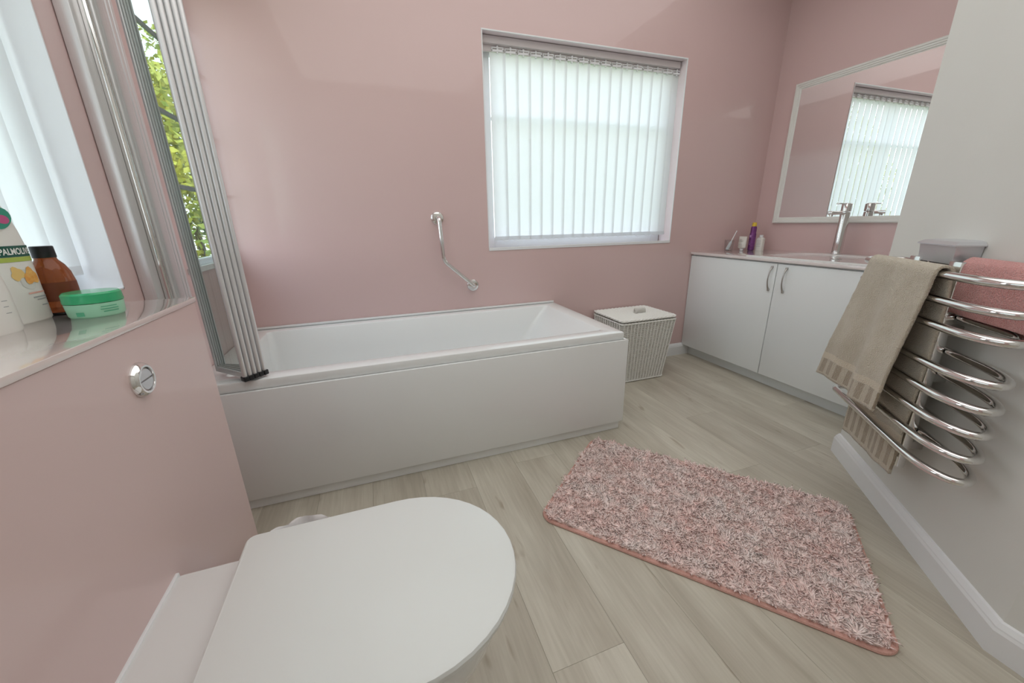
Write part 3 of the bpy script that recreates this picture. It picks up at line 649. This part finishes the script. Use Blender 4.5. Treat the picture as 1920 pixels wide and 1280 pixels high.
def towel(name, mt, prof, sfun, ns=60, thick=.007, fold=.004, seed=0, parent=None):
    """prof: list of (o, z, v) along the cloth; sfun(v, u) -> s"""
    P = []
    for i in range(len(prof)-1):
        a, c = prof[i], prof[i+1]; d_ = math.hypot(a[0]-c[0], a[1]-c[1]); k = max(1, int(d_/.008))
        for j in range(k): t_ = j/k; P.append(tuple(a[q]+(c[q]-a[q])*t_ for q in range(len(a))))
    P.append(prof[-1]); b = MB(); Ls = []; UV = []
    for (o, z, v) in P:
        row = []
        for i in range(ns+1):
            u = i/ns; s = sfun(v, u); hang = min(1, max(0, (.95-z)/.35))
            f = fold*hang*(math.sin(u*9+seed+v*1.5)+.6*math.sin(u*17+2*seed-v*2))
            f += .0016*mn.noise(Vector((s*40, z*40, o*60+seed)))
            row.append(tuple(W(s, o+f, z+.003*math.sin(u*7+seed)*hang))); UV.append((u, v))
        Ls.append(row)
    b.loops(Ls, False, False, closed=False)
    ob = b.obj(name, mt, parent, 180, uv=UV)
    so = ob.modifiers.new('thick', 'SOLIDIFY'); so.thickness = thick; so.offset = 0
    sb = ob.modifiers.new('sub', 'SUBSURF'); sb.levels = 1; sb.render_levels = 1
    return ob
BEIGE = towelmat('beige_terry', (.55, .485, .375), (.63, .565, .455), True)
PT = towelmat('pink_terry', (.62, .27, .25), (.70, .33, .31))
zt = .94; ro = .150; rrad = .0175
pf = [(ro+.018, .455, .0), (ro+.017, .53, .075), (ro+.0165, .62, .17), (ro+.0165, .75, .30), (ro+.017, .90, .45), (ro+.018, zt, .49)]
for i in range(1, 9): a = PI*i/9; pf.append((ro+.018*math.cos(a), zt+.018*math.sin(a)+.004, .49+.05*i/9))
pf += [(ro-.018, zt-.01, .55), (ro-.028, .86, .47), (ro-.036, .70, .33), (ro-.040, .50, .17), (ro-.042, .35, .06), (ro-.042, .262, .0)]
cnt = {'n': 0}
def sf(v, u, P=pf): return 0
rows_n = None
def towel_beige():
    # front and back layers need different side edges, so the profile index decides
    P = []
    for i in range(len(pf)-1):
        a, c = pf[i], pf[i+1]; k = max(1, int(math.hypot(a[0]-c[0], a[1]-c[1])/.008))
        for j in range(k): t_ = j/k; P.append((*[a[q]+(c[q]-a[q])*t_ for q in range(3)], (i+t_)))
    P.append((*pf[-1], len(pf)-1)); ns = 70; b = MB(); Ls = []; UV = []
    for (o, z, v, idx) in P:
        front = idx < 10; zz = min(1, max(0, (.95-z)/.5)); row = []
        for i in range(ns+1):
            u = i/ns
            if front: sa = -.262+(.262-.125)*zz; sb_ = -.625+(.625-.57)*zz
            else: sa = -.255; sb_ = -.592-.035*(1-zz)
            s = sa+(sb_-sa)*u; hang = min(1, max(0, (.95-z)/.35))
            f = .014*hang*((1.4 if front else 0)+math.sin(u*8+.8+z*1.2)+.55*math.sin(u*16+1.9+z*3))*(1 if front else .3)
            f += .0015*mn.noise(Vector((s*45, z*45, idx)))
            dz = ((.028*(u-.35) if front else -.015*(1-u))*zz + .004*math.sin(u*9)*hang) - (.012*math.sin(PI*u)**2*0)
            row.append(tuple(W(s, o+f, z+dz))); UV.append((u, v))
        Ls.append(row)
    b.loops(Ls, False, False, closed=False); ob = b.obj('towel', BEIGE, None, 180, uv=UV)
    so = ob.modifiers.new('thick', 'SOLIDIFY'); so.thickness = .008; so.offset = 0
    return ob
tag(towel_beige(), 'beige terry towel with banded hem draped over the top rail of the towel radiator', 'towel')
pk = [(.058, .815, 0), (.060, .86, .05), (.060, .93, .12), (.052, .965, .16), (.035, .979, .18), (.022, .975, .2), (.0125, .95, .22), (.011, .86, .31), (.011, .82, .35)]
o = towel('towel', PT, pk, lambda v, u: -.508-.30*u, 40, .006, .001, 2.2)
tag(o, 'rose pink towel folded over the rails at the right of the towel radiator', 'towel')

# ------------------------------------------------------------------ shaggy rug
ca = [Vector((-.185, -.905, 0)), Vector((-.675, -1.32, 0)), Vector((-.012, -2.10, 0)), Vector((.485, -1.705, 0))]
RO = Vector((sum(c.x for c in ca)/4, sum(c.y for c in ca)/4, 0)); ex = (ca[2]-ca[1]).normalized(); ey = Vector((-ex.y, ex.x, 0)); RL, RW_ = 1.045, .648
rug = tag(empty('bath_rug', tuple(RO)), 'shaggy pale pink bath rug lying on the wood floor', 'rug')
RM = Matrix(((ex.x, ey.x, 0, 0), (ex.y, ey.y, 0, 0), (0, 0, 1, 0), (0, 0, 0, 1)))
b = MB(); hl, hw = RL/2, RW_/2
b.loops([rr(-hl, hl, -hw, hw, .055, .0005, 8), rr(-hl-.002, hl+.002, -hw-.002, hw+.002, .057, .004, 8), rr(-hl, hl, -hw, hw, .055, .009, 8), rr(-hl+.008, hl-.008, -hw+.008, hw-.008, .05, .010, 8)])
b.obj('backing', add_noise(mat('salmon_binding', rough=.9), 200, (.60, .33, .28), (.68, .40, .34), bump=.4, bscale=300), rug, 40, M=RM)
PILE = add_noise(mat('pink_pile', rough=.9, sheen=.3), 14, (.96, .68, .63), (1.0, .86, .82), detail=6)
vs = []; fs = []; rg = random.Random(11)
def inside(x, y, m=.012):
    ax, ay = abs(x), abs(y); cx, cy = hl-.055, hw-.055
    if ax > hl-m or ay > hw-m: return False
    if ax > cx and ay > cy: return math.hypot(ax-cx, ay-cy) < .055-m
    return True
gb = MB().loops([rr(-hl+.013, hl-.013, -hw+.013, hw-.013, .045, .0095, 8), rr(-hl+.016, hl-.016, -hw+.016, hw-.016, .045, .016, 8)]).obj('pile_base', PILE, rug, 40, M=RM)
st = .0050; nx = int(RL/st); ny = int(RW_/st)
for ix in range(nx):
    for iy in range(ny):
        x = -hl+(ix+rg.random())*st; y = -hw+(iy+rg.random())*st
        if not inside(x, y): continue
        p = Vector((x, y, 0)); a = 2*PI*mn.noise(p*26+Vector((3, 1, 0)))*1.8+rg.uniform(-.5, .5)
        ln = .016+.008*rg.random()+.013*mn.noise(p*38); lean = .50+.35*rg.random()+.30*mn.noise(p*30+Vector((0, 0, 5)))
        dx, dy = math.cos(a), math.sin(a); r0 = rg.uniform(.0028, .0042); n0 = len(vs)
        tw = rg.uniform(0, 2)
        for k, (t_, rk) in enumerate(((0, .9), (.38, 1.0), (.75, .8), (1, .15))):
            hx_ = ln*lean*t_*t_*1.15; hz = .009+ln*(t_-.42*lean*t_*t_)
            for j in range(3):
                q = tw+2.094*j; ox = r0*rk*math.cos(q); oy = r0*rk*math.sin(q)
                X = x+dx*hx_+ox; Y = y+dy*hx_+oy
                v = RM @ Vector((X, Y, hz)); vs.append(v[:])
        for k in range(3):
            for j in range(3):
                q = (j+1) % 3; fs.append((n0+k*3+j, n0+k*3+q, n0+k*3+3+q, n0+k*3+3+j))
me = bpy.data.meshes.new('pile'); me.from_pydata(vs, [], fs); me.materials.append(PILE); me.polygons.foreach_set('use_smooth', [True]*len(me.polygons))
po = bpy.data.objects.new('pile', me); col.objects.link(po); po.parent = rug; tag(po, kind='stuff')

# ------------------------------------------------------------------ toiletries on the ledge
ZL = BS
# green cream jar
gj = tag(empty('cream_jar', (-1.724, -1.402, ZL)), 'round green jar with a darker green lid at the front of the ledge', 'jar')
GB = mat('mint_plastic', (.33, .66, .46), .35, coat=.2); GL = mat('green_lid', (.035, .40, .17), .25, coat=.3)
lathe_obj('body', [(.040, 0), (.0425, .003), (.0442, .024), (.0442, .028)], GB, gj, n=48)
lathe_obj('lid', [(.0452, 0), (.0454, .001), (.0445, .017), (.041, .0205), (.02, .0208)], GL, gj, (0, 0, .029), n=48)
def curved_text(par, R0, a0, z, txt, size, mt, name='lettering', center=(0, 0), ry=None, bend=1):
    """lettering wrapped around a body of radius R0 (x) / ry (y), facing angle a0"""
    c = bpy.data.curves.new('txt', 'FONT'); c.body = txt; c.size = size; c.align_x = 'CENTER'; c.extrude = 0
    o = bpy.data.objects.new('txt', c); col.objects.link(o); dg = bpy.context.evaluated_depsgraph_get(); me = bpy.data.meshes.new_from_object(o.evaluated_get(dg))
    bpy.data.objects.remove(o)
    ry = ry or R0
    for v in me.vertices:
        a = a0+v.co.x/max(R0, ry)*bend; v.co = Vector((center[0]+(R0+.0004)*math.cos(a), center[1]+(ry+.0004)*math.sin(a), z+v.co.y))
    me.materials.clear(); me.materials.append(mt); q = bpy.data.objects.new(name, me); col.objects.link(q); q.parent = par; return q
def arcband(par, R0, ry, a0, a1, z0, z1, mt, name, lift=.0003, n=16, center=(0, 0)):
    b = MB(); b.loops([[(center[0]+(R0+lift)*math.cos(a0+(a1-a0)*i/n), center[1]+(ry+lift)*math.sin(a0+(a1-a0)*i/n), z) for i in range(n+1)] for z in (z0, z1)], False, False, closed=False)
    return b.obj(name, mt, par, 180)
DG = mat('green_print', (.10, .42, .24), .5)
ang = math.atan2(-2.43+1.405, -1.166+1.718)
for k, (z, a0, a1) in enumerate(((.020, .15, .75), (.015, .12, .8), (.010, .2, .78))): arcband(gj, .0438, .0438, ang+a0, ang+a1, z, z+.0018, DG, 'label_text')
arcband(gj, .0432, .0432, ang-.75, ang-.45, .005, .013, DG, 'label_mark')
# amber bottle
ab = tag(empty('amber_bottle', (-1.804, -1.352, ZL)), 'brown glass bottle with black cap between the white shampoo and green jar', 'bottle')
AM = mat('amber_glass', (.34, .085, .022), .06, coat=.6, trans=.55); AM.node_tree.nodes['Principled BSDF'].inputs['IOR'].default_value = 1.2
lathe_obj('body', [(.026, .006), (.031, .012), (.032, .02), (.032, .070), (.0295, .088), (.024, .102), (.0165, .113), (.0155, .122)], AM, ab)
lathe_obj('base', [(.022, 0), (.026, .002), (.026, .006)], BLACK, ab)
lathe_obj('cap', [(.0165, 0), (.0172, .001), (.0168, .022), (.0155, .023)], BLACK, ab, (0, 0, .117))
arcband(ab, .032, .032, -2.2, 1.2, .030, .068, mat('dark_amber_label', (.16, .04, .014), .4), 'label')
# shampoo bottle (oval)
TUBEW = mat('white_bottle_plastic', (.80, .79, .75), .35, coat=.1)
sh = tag(empty('shampoo_bottle', (-1.820, -1.424, ZL)), 'tall white shampoo bottle with green band lettering and orange honey picture', 'bottle')
sh.rotation_euler = (0, 0, math.radians(-6))
A_, B_ = .022, .0415
def oval(kx, ky, z, n=40, p=2.6):
    out = []
    for j in range(n):
        t_ = 2*PI*j/n; c, s = math.cos(t_), math.sin(t_); out.append((A_*kx*math.copysign(abs(c)**(2/p), c), B_*ky*math.copysign(abs(s)**(2/p), s), z))
    return out
b = MB(); b.loops([oval(.9, .95, 0), oval(1, 1, .004), oval(1, 1, .10), oval(1, .97, .14), oval(.98, .86, .17), oval(.92, .66, .20), oval(.8, .45, .222), oval(.6, .28, .235)]); b.obj('body', TUBEW, sh, 50)
lathe_obj('cap', [(.014, 0), (.015, .002), (.015, .03), (.012, .034)], TUBEW, sh, (0, 0, .233))
def fpatch(par, pts, mt, name, x=A_+.0006):
    b = MB(); b.add([(x, y, z) for y, z in pts], [tuple(range(len(pts)))]); return b.obj(name, mt, par, 0)
def frect(par, y0, y1, z0, z1, mt, name, lift=.0006):
    """print wrapped on the oval face"""
    b = MB(); n = 14; L2 = []
    for z in (z0, z1):
        row = []
        for i in range(n+1):
            y = y0+(y1-y0)*i/n; q = min(1, abs(y)/B_); row.append((A_*(1-q**2.6)**(1/2.6)+lift, y, z))
        L2.append(row)
    b.loops(L2, False, False, closed=False); return b.obj(name, mt, par, 180)
frect(sh, -.0405, .0405, .124, .144, mat('dark_green_print', (.015, .10, .07), .4), 'label_band')
frect(sh, -.0407, .0407, .115, .1235, mat('lime_print', (.42, .52, .10), .5), 'label_stripe')
c = bpy.data.curves.new('txt', 'FONT'); c.body = 'PALMOLIVE'; c.size = .0158; c.align_x = 'CENTER'; c.offset = .0004
o = bpy.data.objects.new('txt', c); col.objects.link(o); dg = bpy.context.evaluated_depsgraph_get(); me = bpy.data.meshes.new_from_object(o.evaluated_get(dg)); bpy.data.objects.remove(o)
for v in me.vertices:
    y = v.co.x*.74+.001; z = .1285+v.co.y; q = min(.995, abs(y)/B_); v.co = Vector((A_*(1-q**2.6)**(1/2.6)+.0012, y, z))
me.materials.clear(); me.materials.append(mat('white_print', (.85, .86, .82), .5)); o = bpy.data.objects.new('brand_lettering', me); col.objects.link(o); o.parent = sh
def blob(par, cy, cz, r, mt, name, lift, seed=0, n=20, el=1.0):
    b = MB(); pts = [(A_, cy, cz)]
    for j in range(n):
        a = 2*PI*j/n; k = r*(1+.18*math.sin(3*a+seed)+.1*math.sin(5*a+seed*2)); pts.append((0, cy+k*math.cos(a), cz+k*el*math.sin(a)))
    out = []
    for _, y, z in pts: q = min(.99, abs(y)/B_); out.append((A_*(1-q**2.6)**(1/2.6)+lift, y, z))
    b.add(out, [(0, 1+j, 1+(j+1) % n) for j in range(n)]); return b.obj(name, mt, par, 180)
blob(sh, .006, .083, .021, mat('pale_grey_splash', (.66, .66, .62), .5), 'label_splash', .0005, 1, el=.9)
blob(sh, -.012, .093, .012, mat('honey_yellow', (.80, .55, .20), .5), 'label_honey', .0008, 2)
blob(sh, .012, .086, .015, add_noise(mat('honey_orange', rough=.5), 90, (.75, .28, .04), (.85, .50, .15)), 'label_honeycomb', .0011, 3)
PR = mat('peach_print', (.75, .42, .35), .5)
frect(sh, -.006, .034, .0535, .0565, PR, 'label_text')
frect(sh, .000, .034, .0450, .0475, PRINT, 'label_text'); frect(sh, .006, .034, .0405, .0425, PRINT, 'label_text'); frect(sh, .012, .034, .029, .031, PRINT, 'label_text'); frect(sh, .026, .033, .016, .0168, PRINT, 'label_text')
EM = mat('emerald_print', (.03, .30, .20), .45)
def eblob(name, cy, cz, r, mt, lift, seed, el=1.0):
    n = 22; pts = []
    for j in range(n):
        a = 2*PI*j/n; k = r*(1+.12*math.sin(2*a+seed)); pts.append((cy+k*math.cos(a), cz+k*el*math.sin(a)))
    return fpatch(sh, pts, mt, name, A_*.985+lift)
eblob('emblem', -.006, .193, .022, EM, .0016, 0, .85); eblob('emblem_flower', -.002, .191, .011, mat('magenta_flower', (.55, .10, .25), .5), .0020, 2, .8)
# second white bottle at the left edge
s2 = tag(empty('conditioner_bottle', (-1.80, -1.535, ZL)), 'plain white bottle with small grey print at the left edge of the ledge', 'bottle')
s2.rotation_euler = (0, 0, math.radians(-10))
b = MB(); b.loops([oval(1.05, .95, 0), oval(1.1, 1.02, .004), oval(1.1, 1.02, .07), oval(1.05, .92, .105), oval(.9, .7, .13), oval(.6, .4, .145)]); b.obj('body', TUBEW, s2, 50)
lathe_obj('cap', [(.012, 0), (.014, .002), (.014, .02), (.011, .023)], TUBEW, s2, (0, 0, .144))
for z, a, c_ in ((.055, -.02, .036), (.045, -.02, .034), (.034, -.02, .036)):
    b = MB(); b.box((A_*1.1-.0005, a, z), (A_*1.1-.0002, c_*.5, z+.0012)); b.obj('label_text', PRINT, s2, 0)
